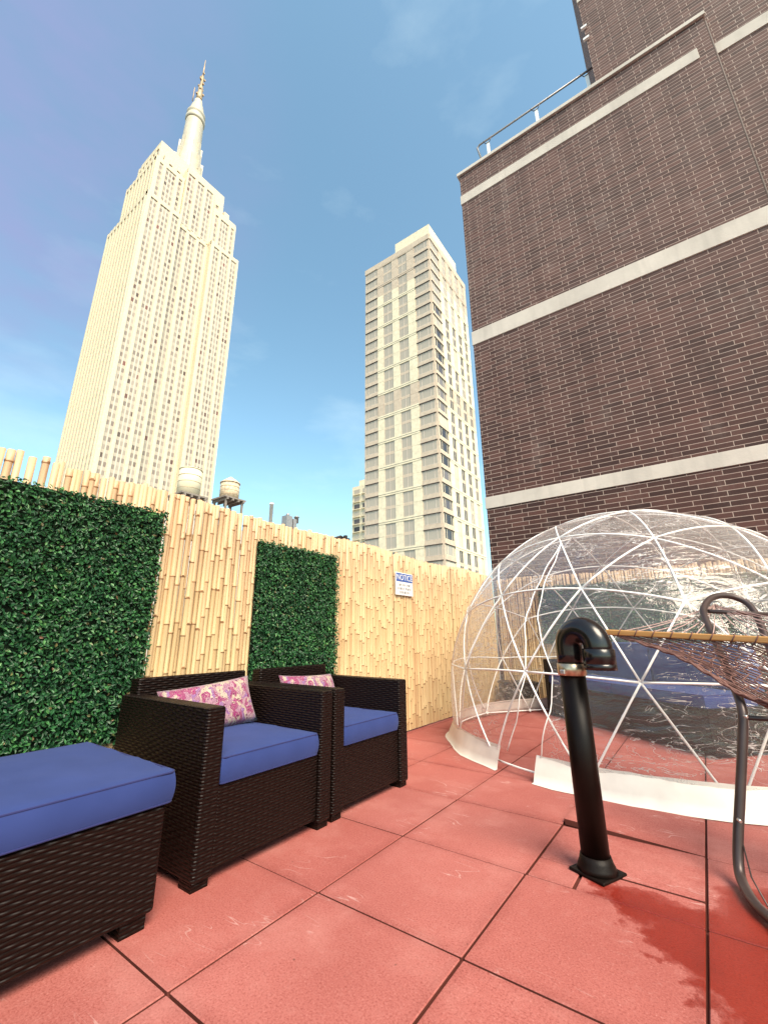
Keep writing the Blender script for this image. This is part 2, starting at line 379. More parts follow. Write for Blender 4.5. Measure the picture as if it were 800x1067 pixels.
class MB:
    def __init__(self): self.bm = bmesh.new()
    def box(self, lo, hi, bevel=0, mat=0, seg=2):
        r = bmesh.ops.create_cube(self.bm, size=1); vs_ = r['verts']
        for v in vs_:
            v.co = Vector([lo[i] + (v.co[i] + .5) * (hi[i] - lo[i]) for i in range(3)])
        fs = {f for v in vs_ for f in v.link_faces}
        for f in fs: f.material_index = mat
        if bevel:
            es = list({e for f in fs for e in f.edges})
            rr = bmesh.ops.bevel(self.bm, geom=es, offset=bevel, segments=seg, profile=.5, affect='EDGES')
            for f in rr['faces']: f.material_index = mat
        return self
    def tube(self, pts, r, seg=8, mat=0, cap=True):
        pts = [Vector(p) for p in pts]; n = len(pts); rad = r if isinstance(r, (list, tuple)) else [r] * n
        up = Vector((0, 0, 1)); d0 = (pts[1] - pts[0]).normalized()
        if abs(d0.z) > .9: up = Vector((1, 0, 0))
        a = d0.cross(up).normalized(); rings = []
        for i, p in enumerate(pts):
            d = ((pts[min(i + 1, n - 1)] - pts[max(i - 1, 0)])).normalized()
            a = (a - d * a.dot(d)).normalized(); b = d.cross(a)
            rings.append([self.bm.verts.new(p + (a * math.cos(t) + b * math.sin(t)) * rad[i]) for t in [2 * math.pi * k / seg for k in range(seg)]])
        for i in range(n - 1):
            for k in range(seg):
                f = self.bm.faces.new((rings[i][k], rings[i][(k + 1) % seg], rings[i + 1][(k + 1) % seg], rings[i + 1][k])); f.material_index = mat; f.smooth = True
        if cap:
            for rg, rev in ((rings[0], True), (rings[-1], False)):
                f = self.bm.faces.new(list(reversed(rg)) if rev else rg); f.material_index = mat
        return self
    def lathe(self, c, prof, seg=24, mat=0, smooth=True):
        rings = []
        for r, z in prof:
            rings.append([self.bm.verts.new((c[0] + r * math.cos(2 * math.pi * k / seg), c[1] + r * math.sin(2 * math.pi * k / seg), c[2] + z)) for k in range(seg)])
        for i in range(len(prof) - 1):
            for k in range(seg):
                f = self.bm.faces.new((rings[i][k], rings[i][(k + 1) % seg], rings[i + 1][(k + 1) % seg], rings[i + 1][k])); f.smooth = smooth; f.material_index = mat
        self.bm.faces.new(list(reversed(rings[0]))).material_index = mat; self.bm.faces.new(rings[-1]).material_index = mat
        return self
    def poly(self, pts, mat=0):
        f = self.bm.faces.new([self.bm.verts.new(p) for p in pts]); f.material_index = mat; return self
    def build(self, name, mats, parent=None, uv=True, loc=None):
        me = bpy.data.meshes.new(name); bmesh.ops.recalc_face_normals(self.bm, faces=self.bm.faces[:])
        self.bm.to_mesh(me); self.bm.free()
        for mm in (mats if isinstance(mats, (list, tuple)) else [mats]): me.materials.append(M[mm])
        if uv: box_uv(me)
        return link(name, me, parent, loc)
def from_np(name, verts, faces, mats, parent=None, midx=None, smooth=False):
    me = bpy.data.meshes.new(name); me.from_pydata([tuple(v) for v in verts], [], [tuple(f) for f in faces])
    for mm in (mats if isinstance(mats, (list, tuple)) else [mats]): me.materials.append(M[mm])
    if midx is not None: me.polygons.foreach_set('material_index', np.asarray(midx, dtype=np.int32))
    if smooth: me.polygons.foreach_set('use_smooth', np.ones(len(me.polygons), dtype=bool))
    me.update(); return link(name, me, parent)
def copy_tree(o, parent=None):
    c = o.copy(); col.objects.link(c)
    if parent is not None: c.parent = parent
    for ch in list(o.children): copy_tree(ch, c)
    return c
def smooth_all(o):
    o.data.polygons.foreach_set('use_smooth', np.ones(len(o.data.polygons), dtype=bool)); return o
def catmull(pts, n=6):
    pts = [Vector(p) for p in pts]; P = [pts[0] * 2 - pts[1]] + pts + [pts[-1] * 2 - pts[-2]]; o = []
    for i in range(1, len(P) - 2):
        for k in range(n):
            t = k / n; a, b, c, d = P[i - 1:i + 3]
            o.append(.5 * ((2 * b) + (c - a) * t + (2 * a - 5 * b + 4 * c - d) * t * t + (3 * b - a - 3 * c + d) * t ** 3))
    o.append(P[-2]); return o

# ------------------------------------------------------------------ ground and terrace floor
GZ = -60.0
tag(MB().poly([(-3000, -3000, GZ), (3000, -3000, GZ), (3000, 3000, GZ), (-3000, 3000, GZ)]).build('ground', 'ground_asphalt'), 'grey city ground far below the roof terrace', 'ground', kind='structure')
T = .61; GX, GY = -2.2753 * T, 2.4858 * T
fl = MB()
fl.box((-2.75, -3.0, -.30), (6.2, 7.0, -.013), mat=1)
for i in range(-3, 13):
    for j in range(-8, 10):
        x0, y0 = GX + i * T, GY + j * T; x1, y1 = x0 + T, y0 + T
        if y0 > 6.98 or x1 < -2.7: continue
        g = random.uniform(.0034, .0046); dz = random.uniform(-.0012, .0006)
        cells = [(x0, y0, x1, y1, dz)]
        if i == 1 and j == 1:      # the tile cut to fit round the vent pipe
            cells = [(x0 + .002, y0 + .002, x0 + .185, y0 + .185, dz), (x0, y0 + .19, x0 + .19, y1, dz - .003), (x0 + .19, y0, x1, y0 + .19, dz), (x0 + .19, y0 + .19, x1, y1, dz + .004)]
        for (a, b, c_, d_, z_) in cells:
            n0 = len(fl.bm.verts); nf0 = len(fl.bm.faces)
            fl.box((max(a + g, -2.72), b + g, -.033), (c_ - g, min(d_ - g, 6.985), z_), bevel=.003, mat=0, seg=1)
            fl.bm.faces.ensure_lookup_table()
            for f_ in fl.bm.faces[nf0:]:
                if abs(f_.normal.z) < .2 or f_.calc_center_median().z < z_ - .0045: f_.material_index = 1
            if i == 1 and j == 2:   # the paver behind the pipe sits proud along its front edge
                fl.bm.verts.ensure_lookup_table()
                for v in fl.bm.verts[n0:]: v.co.z += .024 * (1 - (v.co.y - y0) / T) * (1 - .75 * (v.co.x - x0) / T); v.co.y += .02 * (1 - (v.co.x - x0) / T)
tag(fl.build('terrace_floor', ['rubber', 'substrate'], uv=False), 'red rubber paver floor of the roof terrace', 'floor', kind='structure')

# ------------------------------------------------------------------ bamboo screens
def canes(length, n, rad, height_fn, jit=.6):
    V, Fc, MI = [], [], []; s = 0; seg = 7
    pos = np.cumsum(rad * 2 * rng.uniform(.80, 1.12, n)); pos = pos / pos[-1] * length
    for k in range(n):
        y = pos[k] - rad; r = rad * rng.uniform(.84, 1.06); top = height_fn(y); lean = rng.normal(0, .004)
        off = rng.uniform(-.005, .006)
        zs = [0.012]; nz = rng.uniform(.05, .3); mats = []
        while nz < top - .02:
            for dz in (-.011, -.004, .004, .011): zs.append(nz + dz)
            nz += rng.uniform(.20, .34)
        zs.append(top); nodes = [0]
        rr = []
        for q, z in enumerate(zs):
            kind = (q - 1) % 4 if 0 < q < len(zs) - 1 else -1
            rr.append(r * (1.0 if kind in (-1, 0, 3) else 1.10) * (1 - .06 * z / 1.9))
        base = len(V)
        for z, q in zip(zs, rr):
            for a in range(seg):
                t = 2 * math.pi * a / seg
                V.append((off + q * math.cos(t), y + lean * z + q * math.sin(t), z))
        for q in range(len(zs) - 1):
            for a in range(seg):
                i0 = base + q * seg + a; i1 = base + q * seg + (a + 1) % seg
                Fc.append((i0, i1, i1 + seg, i0 + seg)); kind = (q - 1) % 4 if q > 0 else -1
                MI.append(1 if (kind == 0 and q < len(zs) - 2) or (kind == 1 and rng.random() < .12) else 0)
        Fc.append(tuple(base + (len(zs) - 1) * seg + a for a in range(seg))); MI.append(1)
    return V, Fc, MI
def screen(root, length, y0, hbase, rad, n, ragged=.006, gaps=False):
    V, Fc, MI = canes(length, n, rad, lambda y: hbase + .012 * math.sin(y * 3) + rng.normal(0, ragged))
    V = [(x, y + y0, z) for x, y, z in V]
    return from_np('cane_panel', V, Fc, ['cane', 'cane_node_shade'], root, MI, smooth=True)
XF = -2.662
fence = thing('bamboo_fence', 'long bamboo cane screen running behind the armchairs, carrying the blue and white notice', 'fence', (XF, 0, 0))
# near panel: thicker canes set a little apart so the sky shows between them
V, Fc, MI = [], [], []; y = -.9
while y < .74:
    r = random.uniform(.0165, .0215); v, f, mi = canes(.04, 1, r, lambda q: 1.868 + rng.normal(0, .008))
    b = len(V); V += [(a[0] * 1.0, a[1] - .02 + y + r, a[2]) for a in v]; Fc += [tuple(i + b for i in q) for q in f]; MI += mi
    y += 2 * r + random.choice([.001, .003, .006, .012, .002])
from_np('cane_panel', V, Fc, ['cane', 'cane_node_shade'], fence, MI, smooth=True)
screen(fence, 2.20, .78, 1.845, .0188, 76)
screen(fence, 2.38, 2.995, 1.845, .0185, 85)
screen(fence, 1.50, 5.39, 1.87, .0180, 56)
for z in (.35, 1.0, 1.6):
    MB().box((-.062, -.9, z - .02), (-.024, 6.92, z + .02)).build('rail', 'tank_wood', fence)
for yy in (-.5, 2.985, 5.36):
    MB().box((-.105, yy - .03, 0), (-.064, yy + .03, 1.80)).build('post', 'rail_metal', fence)
YB = 6.945
fence2 = thing('bamboo_fence', 'bamboo cane screen standing against the brick wall behind the clear dome', 'fence', (-2.60, YB, 0), -math.pi / 2)
# local frame: x -> -Y (towards the terrace side is +x after rotation), y -> +X
fence2.rotation_euler = (0, 0, -math.pi / 2)
for (l, y0, n) in ((2.4, 0, 76), (2.4, 2.405, 77), (1.6, 4.81, 51)):
    screen(fence2, l, y0, 1.835, .0185, n)

# ------------------------------------------------------------------ artificial hedge panels
def hedge(name, label, w_, h_, n, loc, rz, group):
    V, Fc = [], []
    for k in range(n):
        y, z = rng.uniform(-.012, w_ + .012), rng.uniform(-.012, h_ + .012)
        lump = .5 + .5 * math.sin(y * 23 + 3 * math.sin(z * 17)) * math.sin(z * 21 + 2 * math.sin(y * 13))
        d = rng.uniform(.006, .036 + .024 * lump)
        if rng.random() < .012: d += rng.uniform(.01, .03)
        L_, W_ = rng.uniform(.017, .029), rng.uniform(.009, .0145)
        nrm = Vector((1, rng.normal(0, .55), rng.normal(.25, .55))).normalized()
        t = nrm.cross(Vector((0, rng.normal(), rng.normal()))).normalized(); b = nrm.cross(t)
        c = Vector((d, y, z)); i = len(V); fold = nrm * .003
        pts = [c - t * L_ * .5, c - t * .1 * L_ + b * W_ * .5 + fold, c + t * L_ * .22 + b * W_ * .36 + fold, c + t * L_ * .5, c + t * L_ * .22 - b * W_ * .36 + fold, c - t * .1 * L_ - b * W_ * .5 + fold]
        V += [tuple(p) for p in pts]; Fc += [(i, i + 1, i + 2, i + 3), (i, i + 3, i + 4, i + 5)]
    root = thing(name, label, 'hedge panel', loc, rz, group)
    from_np('foliage', V, Fc, 'leaf', root)
    MB().box((-.004, 0, 0), (.010, w_, h_)).build('backing', 'hedge_backing', root)
    return root
HX = XF + .028
hedge('hedge_panel', 'large dark green artificial hedge panel on the bamboo fence above the ottoman', 1.66, 1.27, 24000, (HX, -.33, .425), 0, 'artificial hedge panels on the bamboo screens')
hedge('hedge_panel', 'smaller dark green artificial hedge panel on the bamboo fence behind the two armchairs', .90, 1.02, 11000, (HX, 2.085, .63), 0, 'artificial hedge panels on the bamboo screens')
for k, (x0, lab) in enumerate(((-1.94, 'dark green artificial hedge panel seen through the open door gap of the dome'), (-.98, 'green artificial hedge panel behind the sofa, right of the one in the door gap'), (-.02, 'green artificial hedge panel behind the dome above the wooden hammock bar'))):
    hedge('hedge_panel', lab, .93, .82, 5200, (x0, YB - .03, .845), -math.pi / 2, 'artificial hedge panels on the bamboo screens')

# ------------------------------------------------------------------ notice sign
sg = thing('notice_sign', 'small blue and white notice sign fixed to the bamboo fence', 'sign', (XF + .034, 3.975, 1.385))
MB().box((-.004, 0, 0), (.002, .36, .25), .001).build('board', 'sign_white', sg)
MB().box((.0025, .012, .150), (.0045, .348, .240)).build('header', 'sign_blue', sg)
def text_mesh(name, txt, size, loc, mat, parent, sx=1.0):
    cu = bpy.data.curves.new(name, 'FONT'); cu.body = txt; cu.size = size; cu.align_x = 'CENTER'; cu.align_y = 'CENTER'; cu.extrude = .0006
    o = bpy.data.objects.new(name, cu); col.objects.link(o)
    dg = bpy.context.evaluated_depsgraph_get(); me = bpy.data.meshes.new_from_object(o.evaluated_get(dg)); bpy.data.objects.remove(o)
    rot = Matrix(((0, 0, 1), (1, 0, 0), (0, 1, 0)))           # text x -> +Y, text y -> +Z, faces +X
    for v in me.vertices: v.co = rot @ Vector((v.co.x * sx, v.co.y, v.co.z))
    me.materials.clear(); me.materials.append(M[mat])
    return link(name, me, parent, loc)
text_mesh('lettering', 'NOTICE', .088, (.006, .18, .193), 'sign_white', sg, 1.0)
ink = MB()                                                     # three lines of small print, too worn to read
for row, (z, segs) in enumerate(((.113, (.07, .12, .14, .20, .22, .285)), (.072, (.035, .10, .12, .17, .20, .325)), (.032, (.08, .145, .175, .27)))):
    for a, b in zip(segs[0::2], segs[1::2]):
        q = a
        while q < b:
            ink.box((.0025, q, z - .013), (.0035, q + .007, z + .013)); 
            if random.random() < .6: ink.box((.0025, q + .0072, z + random.choice([-.012, .0, .009])), (.0034, q + .0142, z + random.choice([.0035, .012])))
            q += .0215
ink.build('small_print', 'sign_ink', sg)

# ------------------------------------------------------------------ wicker seating
from mathutils import noise as mnoise0
def mathutils_noise(c, q):
    return mnoise0.noise(Vector((c.x * 6, c.y * 6, 2.0))) + .8 * mnoise0.noise(Vector((c.x * 15, c.y * 15, 5.0))) * max(abs(q[0]), abs(q[1])) ** 3
def cushion(name, lo, hi, parent, crown=.012, bev=.028, mat='blue_fabric'):
    bm = bmesh.new(); nx, ny = 10, 10
    mb = MB(); mb.bm.free(); mb.bm = bm
    mb.box(lo, hi)
    bmesh.ops.subdivide_edges(bm, edges=bm.edges[:], cuts=15, use_grid_fill=True)
    c = [(lo[i] + hi[i]) / 2 for i in range(3)]; s = [(hi[i] - lo[i]) / 2 for i in range(3)]
    for v in bm.verts:
        q = [(v.co[i] - c[i]) / s[i] for i in range(3)]
        bulge = (1 - q[0] ** 2) * (1 - q[1] ** 2)
        if q[2] > .99: v.co.z += crown * min(1, bulge * 1.8) + .006 * mathutils_noise(v.co, q)
        for i in (0, 1):
            if abs(q[i]) > .99: v.co[i] += math.copysign(.008, q[i]) * (1 - q[2] ** 2) 
        if abs(q[0]) > .99 and abs(q[1]) > .99:
            v.co.x -= math.copysign(.005, q[0]); v.co.y -= math.copysign(.005, q[1])
    o = smooth_all(mb.build(name, mat, parent))
    bv = o.modifiers.new('soft', 'BEVEL'); bv.width = .012; bv.segments = 3; bv.limit_method = 'ANGLE'; bv.angle_limit = R(50)
    p = MB()
    for z in (lo[2] + .004, hi[2] - .003):
        e = -.0005 if z > (lo[2] + hi[2]) / 2 else .0005
        rc = .022; path = []
        for (cx_, cy_, a0) in ((hi[0] + e - rc, hi[1] + e - rc, 0), (lo[0] - e + rc, hi[1] + e - rc, 90), (lo[0] - e + rc, lo[1] - e + rc, 180), (hi[0] + e - rc, lo[1] - e + rc, 270)):
            path += [(cx_ + rc * math.cos(R(a0 + q)), cy_ + rc * math.sin(R(a0 + q)), z) for q in (0, 22, 45, 68, 90)]
        p.tube(path + [path[0]], .0036, 6, cap=False)
    p.build('piping', 'piping_fabric', o)
    return o
def armchair(name, label, loc, wid, group):
    # local: origin at front-left floor corner, +X forward is the front (x = 0), depth to -.79, y along the fence
    D, A = .79, .092
    t = thing(name, label, 'armchair', loc, 0, group)
    def arm(y0, y1):
        a = MB().box((-D, y0, .03), (0, y1, .66), .012).build('armrest', 'wicker', t)
        for x in (-D + .015, -.10): MB().box((x, y0 + .008, 0), (x + .085, y1 - .008, .029)).build('foot', 'wicker', a)
    arm(0, A); arm(wid - A, wid)
    MB().box((-D + .09, A + .001, .045), (-.018, wid - A - .001, .345), .008).build('seat_base', 'wicker', t)
    b = MB().box((-D - .005, A * .55, .05), (-D + .085, wid - A * .55, .735), .012)
    bmesh.ops.rotate(b.bm, verts=[v for v in b.bm.verts if v.co.z > .5], cent=(-D, 0, .5), matrix=Matrix.Rotation(R(-5), 3, 'Y'))
    b.build('backrest', 'wicker', t)
    cushion('seat_cushion', (-D + .10, A + .006, .348), (-.012, wid - A - .006, .452), t)
    cushion_b = None
    return t
grp = 'wicker armchairs along the bamboo fence'
armchair('wicker_armchair', 'nearer dark wicker armchair with blue seat, next to the ottoman', (-1.76, 1.203, 0), .80, grp)
armchair('wicker_armchair', 'farther dark wicker armchair with blue seat, nearest the dome', (-1.765, 2.025, 0), .765, grp)
ot = thing('wicker_ottoman', 'large dark wicker ottoman with blue cushion below the large hedge panel', 'ottoman', (-1.70, -.32, 0))
MB().box((-.78, 0, .045), (0, 1.345, .365), .012).build('base', 'wicker', ot)
for x in (-.76, -.10):
    for y in (.02, 1.24): MB().box((x, y, 0), (x + .085, y + .085, .044)).build('foot', 'wicker', ot)
cushion('seat_cushion', (-.77, -.0, .368), (.006, 1.365, .472), ot, crown=.010)

def pillow(label, loc, rot, w_=.56, h_=.27, t_=.12):
    V, Fc = [], []; n = 20; mlt = 12
    me = bpy.data.meshes.new('throw_pillow'); bm = bmesh.new(); uvs = {}
    for sgn in (1, -1):
        g = [[None] * (mlt + 1) for _ in range(n + 1)]
        for i in range(n + 1):
            for j in range(mlt + 1):
                u, v = i / n * 2 - 1, j / mlt * 2 - 1
                pin = 1 - .05 * (1 - v * v) * abs(u) ** 3 - 0; pinv = 1 - .07 * (1 - u * u) * abs(v) ** 3
                th = max(0, (1 - u ** 4) * (1 - v ** 4)) ** .55 * t_ / 2
                wr = .004 * math.sin(9 * u + 5 * v) * (1 - u * u) * (1 - v * v)
                g[i][j] = bm.verts.new((sgn * th + wr, u * w_ / 2 * pin, v * h_ / 2 * pinv))
        for i in range(n):
            for j in range(mlt):
                q = (g[i][j], g[i + 1][j], g[i + 1][j + 1], g[i][j + 1]); q = q if sgn > 0 else q[::-1]
                f = bm.faces.new(q); f.smooth = True
    bmesh.ops.remove_doubles(bm, verts=bm.verts[:], dist=1e-5); bmesh.ops.recalc_face_normals(bm, faces=bm.faces[:])
    bm.to_mesh(me); bm.free(); me.materials.append(M['print'])
    ul = me.uv_layers.new(name='UVMap')
    for l in me.loops: v = me.vertices[l.vertex_index].co; ul.data[l.index].uv = (v.y * 1.6 + .3 * (v.x < 0), v.z * 1.6)
    o = link('throw_pillow', me, None, loc); o.rotation_euler = rot
    return tag(o, label, 'pillow', 'floral pillows on the armchairs')
pillow('pink and purple floral pillow on the nearer armchair beside the ottoman', (-2.33, 1.60, .572), (R(5), R(-24), R(-6)))
pillow('pink and purple floral pillow on the farther armchair near the dome', (-2.34, 2.42, .562), (R(-3), R(-24), R(4)))

# ------------------------------------------------------------------ clear garden dome
DC = np.array([-.562, 5.07, .362]); DR = 1.80
def sph(az, el, r=DR):
    a, e = R(az), R(el); return DC + r * np.array([math.cos(e) * math.cos(a), math.cos(e) * math.sin(a), math.sin(e)])
def geodesic3():
    top = np.array([0, 0, 1.]); e0 = math.atan(.5)
    up = [np.array([math.cos(e0) * math.cos(R(-72 + 72 * k)), math.cos(e0) * math.sin(R(-72 + 72 * k)), math.sin(e0)]) for k in range(5)]
    dn = [np.array([math.cos(e0) * math.cos(R(-36 + 72 * k)), math.cos(e0) * math.sin(R(-36 + 72 * k)), -math.sin(e0)]) for k in range(5)]
    tris = []
    for k in range(5):
        j = (k + 1) % 5
        tris += [(top, up[k], up[j]), (up[k], dn[k], up[j]), (up[j], dn[k], dn[j])]
    pts, tri_out = {}, []
    def key(p): return tuple(np.round(p, 4))
    for A, B, C_ in tris:
        g = {}
        for i in range(4):
            for j in range(4 - i):
                k = 3 - i - j; p = (A * i + B * j + C_ * k) / 3; g[i, j] = p / np.linalg.norm(p)
        for i in range(3):
            for j in range(3 - i):
                tri_out.append((g[i, j], g[i + 1, j], g[i, j + 1]))
                if i + j < 2: tri_out.append((g[i + 1, j], g[i + 1, j + 1], g[i, j + 1]))
    return [t for t in tri_out if min(p[2] for p in t) > -.215]
TRI = geodesic3()
EDG = {}
for t in TRI:
    for a, b in ((0, 1), (1, 2), (2, 0)):
        k = tuple(sorted((tuple(np.round(t[a], 4)), tuple(np.round(t[b], 4))))); EDG[k] = (t[a], t[b])
dome = thing('igloo_dome', 'clear plastic geodesic igloo dome with white struts and a white skirt', 'dome', (DC[0], DC[1], 0))
def dl(p): return Vector((p[0] - DC[0], p[1] - DC[1], max(p[2], .018)))
gapL = ([-11, -8.6, 2.4, 10.6, 20, 29.4, 41.6, 49, 90], [-117, -116.1, -109.7, -107.8, -108.6, -108.7, -105.6, -104.7, -104.7])
gapR = ([-11, -5, 3.3, 11, 18, 24, 29.2, 34.9, 41.6, 49, 90], [-107.5, -105.2, -102.0, -101.1, -103.4, -106, -105.5, -104.8, -104.2, -104.7, -104.7])
def azL(el): return float(np.interp(el, *gapL))
def azR(el): return float(np.interp(el, *gapR))
def mid_in_gap(p, q):
    c = (p + q) / 2; c = c / np.linalg.norm(c); el = math.degrees(math.asin(c[2])); az = math.degrees(math.atan2(c[1], c[0]))
    return el < 8 and el > -8 and azL(el) + 1 < az < azR(el) - 1
struts = sorted(EDG.values(), key=lambda e: np.linalg.norm(DC + DR * (e[0] + e[1]) / 2 - np.array([0, 0, CAM_H])))
front, back = [], []
def arcp(P, Q, n=6):                     # the poles bow outwards under the tension of the cover
    c = Vector((0, 0, DC[2])); a, b = P - c, Q - c; o = []
    for k in range(n + 1):
        d = a.lerp(b, k / n); o.append(c + d.normalized() * (a.length + (b.length - a.length) * k / n) if min(P.z, Q.z) > .03 else c + d)
    return o
for p, q in struts:
    if mid_in_gap(p, q): continue
    P, Q = dl(DC + DR * p), dl(DC + DR * q)
    c = DC + DR * (p + q) / 2
    in_frame = c[0] < .75
    (front if in_frame and len(front) < 98 else back).append((P, Q))
for P, Q in front:
    MB().tube(arcp(P, Q), .0072, 8).build('strut', 'white_pvc', dome, uv=False)
mb = MB()
for P, Q in back: mb.tube(arcp(P, Q), .0078, 8)
tag(mb.build('strut', 'white_pvc', dome, uv=False), kind='stuff')
hubs = {}
for P, Q in front + back:
    for v in (P, Q): hubs[tuple(np.round(v, 3))] = v
mb = MB()
for v in hubs.values():
    n = (Vector((v.x, v.y, v.z - DC[2]))).normalized()
    mb.tube([v - n * .012, v + n * .005], .016, 10)
tag(mb.build('hub', 'white_pvc', dome, uv=False), kind='stuff')
# film stretched over the flat facets
NRM = []; OFF = []
for t in TRI:
    n = np.cross(t[1] - t[0], t[2] - t[0]); n /= np.linalg.norm(n)
    if n @ t[0] < 0: n = -n
    NRM.append(n); OFF.append(n @ t[0] * DR)
NRM = np.array(NRM); OFF = np.array(OFF)
def film_r(d):
    k = NRM @ d; ok = k > .3
    return min(DR * .999, float(np.min(OFF[ok] / k[ok])))
NA, NE = 190, 56
V, Fc = [], []
els = list(np.linspace(-7.2, 86, NE))
from mathutils import noise as mnoise
for el in els:
    a0, a1 = azR(el), azL(el) + 360
    for i in range(NA + 1):
        u = i / NA; az = a0 + (a1 - a0) * u
        d = (sph(az, el, 1) - DC); r = .75 * DR + .25 * film_r(d) + .008
        wr = mnoise.noise(Vector((az * .16, el * .05, 1.3))) * .007 + mnoise.noise(Vector((az * .55, el * .22, 7))) * .0035
        edge = min(u, 1 - u) * (a1 - a0)
        if el < 48: wr += .03 * math.exp(-edge / 3.0) * math.sin(el * .35 + (2 if u < .5 else 0)) * min(1, (48 - el) / 20)
        p = DC + d * (r + max(wr, -.004)); V.append((p[0] - DC[0], p[1] - DC[1], p[2]))
for j in range(NE - 1):
    for i in range(NA):
        a = j * (NA + 1) + i; Fc.append((a, a + 1, a + NA + 2, a + NA + 1))
cover = from_np('cover', V, Fc, 'film', dome, smooth=True)
for side in (0, NA):
    pts = [V[j * (NA + 1) + side] for j in range(NE) if els[j] < 49.5]
    MB().tube(pts, .0045, 6).build('door_trim', 'white_pvc', dome, uv=False)
# white skirt lying against the floor
V, Fc = [], []; NS = 150
for i in range(NS + 1):
    az = -107.0 + (360 - 10.5) * i / NS; a = R(az)
    w1 = mnoise.noise(Vector((az * .09, 0, 3))) ; w2 = mnoise.noise(Vector((az * .3, 5, 3)))
    for (r, z) in ((1.778, .162 + .008 * w2), (1.800 + .01 * w1, .11), (1.820 + .022 * w1 + .006 * w2, .06), (1.836 + .03 * w1 + .012 * w2, .006), (1.860 + .034 * w1 + .012 * w2, .003)):
        V.append((r * math.cos(a), r * math.sin(a), z))
for i in range(NS):
    for k in range(4):
        b = i * 5 + k; Fc.append((b, b + 5, b + 6, b + 1))
sk = from_np('skirt', V, Fc, 'white_vinyl', dome, smooth=True)

# ------------------------------------------------------------------ seating inside the dome
sf = thing('wicker_sofa', 'dark wicker sofa with blue cushions inside the clear dome', 'sofa', (-.086, 4.714, 0), R(-39.4))
MB().box((-2.06, 0, .03), (0, .70, .37), .012).build('base', 'wicker', sf)
MB().box((-2.16, 0, .0), (-2.062, .79, .66), .012).build('armrest', 'wicker', sf)
MB().box((-2.06, .702, .03), (0, .79, .76), .012).build('backrest', 'wicker', sf)
for k in range(2): cushion('seat_cushion', (-2.055 + k * 1.03, -.005, .373), (-1.035 + k * 1.03, .56, .475), sf)
for k in range(2): cushion('back_cushion', (-2.045 + k * 1.03, .55, .48), (-1.045 + k * 1.03, .69, .86), sf)
armchair('wicker_armchair', 'dark wicker armchair inside the dome, behind the right end of the sofa', (-.06, 5.74, 0), .82, 'dome seating')
scene.objects[-1] if False else None
for o in list(col.objects):
    if o.get('group') == 'dome seating': o.rotation_euler = (0, 0, R(-90)); del o['group']
bk = thing('storage_basket', 'low dark wicker basket on the floor behind the left side of the dome', 'basket', (-2.42, 6.42, 0), R(38))
MB().box((0, 0, 0), (.50, .30, .27), .02).build('body', 'wicker', bk)
MB().box((-.01, -.01, .272), (.51, .31, .315), .018).build('lid', 'wicker', bk)

# ------------------------------------------------------------------ vent pipe
vp = thing('vent_pipe', 'black plastic vent pipe with a U-shaped elbow, standing on the red pavers', 'pipe', (-.535, 2.31, 0), R(-24))
fm = MB(); fm.box((-.080, -.080, 0), (.080, .080, .012), .004)
fm.lathe((0, 0, .012), [(.079, 0), (.074, .016), (.066, .034), (.060, .055)], 32)
smooth = fm.build('flange', 'black_flange', vp)
MB().lathe((0, 0, .03), [(.0565, 0), (.0565, .77)], 32).build('pipe', 'black_matt', vp)
cl = MB().lathe((0, 0, .775), [(.058, 0), (.0635, .002), (.0635, .052), (.058, .054)], 32).build('coupling', 'steel_clamp', vp)
MB().box((-.012, -.072, .782), (.012, -.060, .802), .003).build('clamp_screw', 'bolt', cl)
BR = .075; zc = .925
arc = [(0, 0, .825), (0, 0, .87)] + [(BR - BR * math.cos(t), 0, zc - .02 + (BR) * math.sin(t)) for t in np.linspace(0, math.pi, 17)] + [(2 * BR, 0, .885)]
MB().tube(arc, [.0600, .0595] + [.0595] * 17 + [.0595], 28).build('elbow', 'black_abs', vp, uv=False)
oc = MB(); oc.lathe((2 * BR, 0, .808), [(.055, 0.03), (.0595, .0), (.067, .0), (.067, .022), (.0645, .024), (.0645, .026), (.067, .028), (.067, .086), (.062, .090), (.058, .090)], 32)
oc.build('outlet_collar', 'black_abs', vp)

# ------------------------------------------------------------------ hammock and its stand
fwv = -ax_b
def dep(x, y, t):                        # where a sight line of the survey sits at depth t
    d = ax_r * ((x - 389.61) / F) + ax_u * (-(y - 525.9) / F) - ax_b
    return Vector((0, 0, CAM_H)) + d * (t / (d.dot(fwv)))
S0 = Vector((-.07, 2.50, 0))
hs = thing('hammock_stand', 'dark brown tubular steel hammock stand at the right edge', 'hammock stand', S0)
def loc(pts): return [Vector(p) - S0 for p in pts]
def low(x, y, z=.024):                   # the same sight line met at height z
    d = ax_r * ((x - 389.61) / F) + ax_u * (-(y - 525.9) / F) - ax_b
    return Vector((0, 0, CAM_H)) + d * ((z - CAM_H) / d.z)
leg = catmull([low(905, 1040), low(850, 1000), low(812, 966), low(788, 944), low(774, 921, .03), dep(769.5, 902, 1.73), dep(769, 870, 1.775), dep(771, 830, 1.82), dep(774, 760, 1.90), dep(772, 735, 1.95), dep(763, 712, 2.06), dep(748, 675, 2.30), dep(735, 645, 2.50), dep(733, 634, 2.58), dep(740, 624, 2.66), dep(752, 620.5, 2.69), dep(767, 623, 2.68), dep(781, 631, 2.62), dep(792, 650, 2.5), dep(806, 690, 2.3), dep(822, 745, 2.2), dep(826, 830, 2.15)], 5)
MB().tube(loc(leg), .0185, 14).build('tube_frame', 'bronze_tube', hs, uv=False)
MB().tube(loc([dep(738, 637, 2.56), dep(812, 641, 2.5)]), .012, 10).build('crossbar', 'bronze_tube', hs, uv=False)
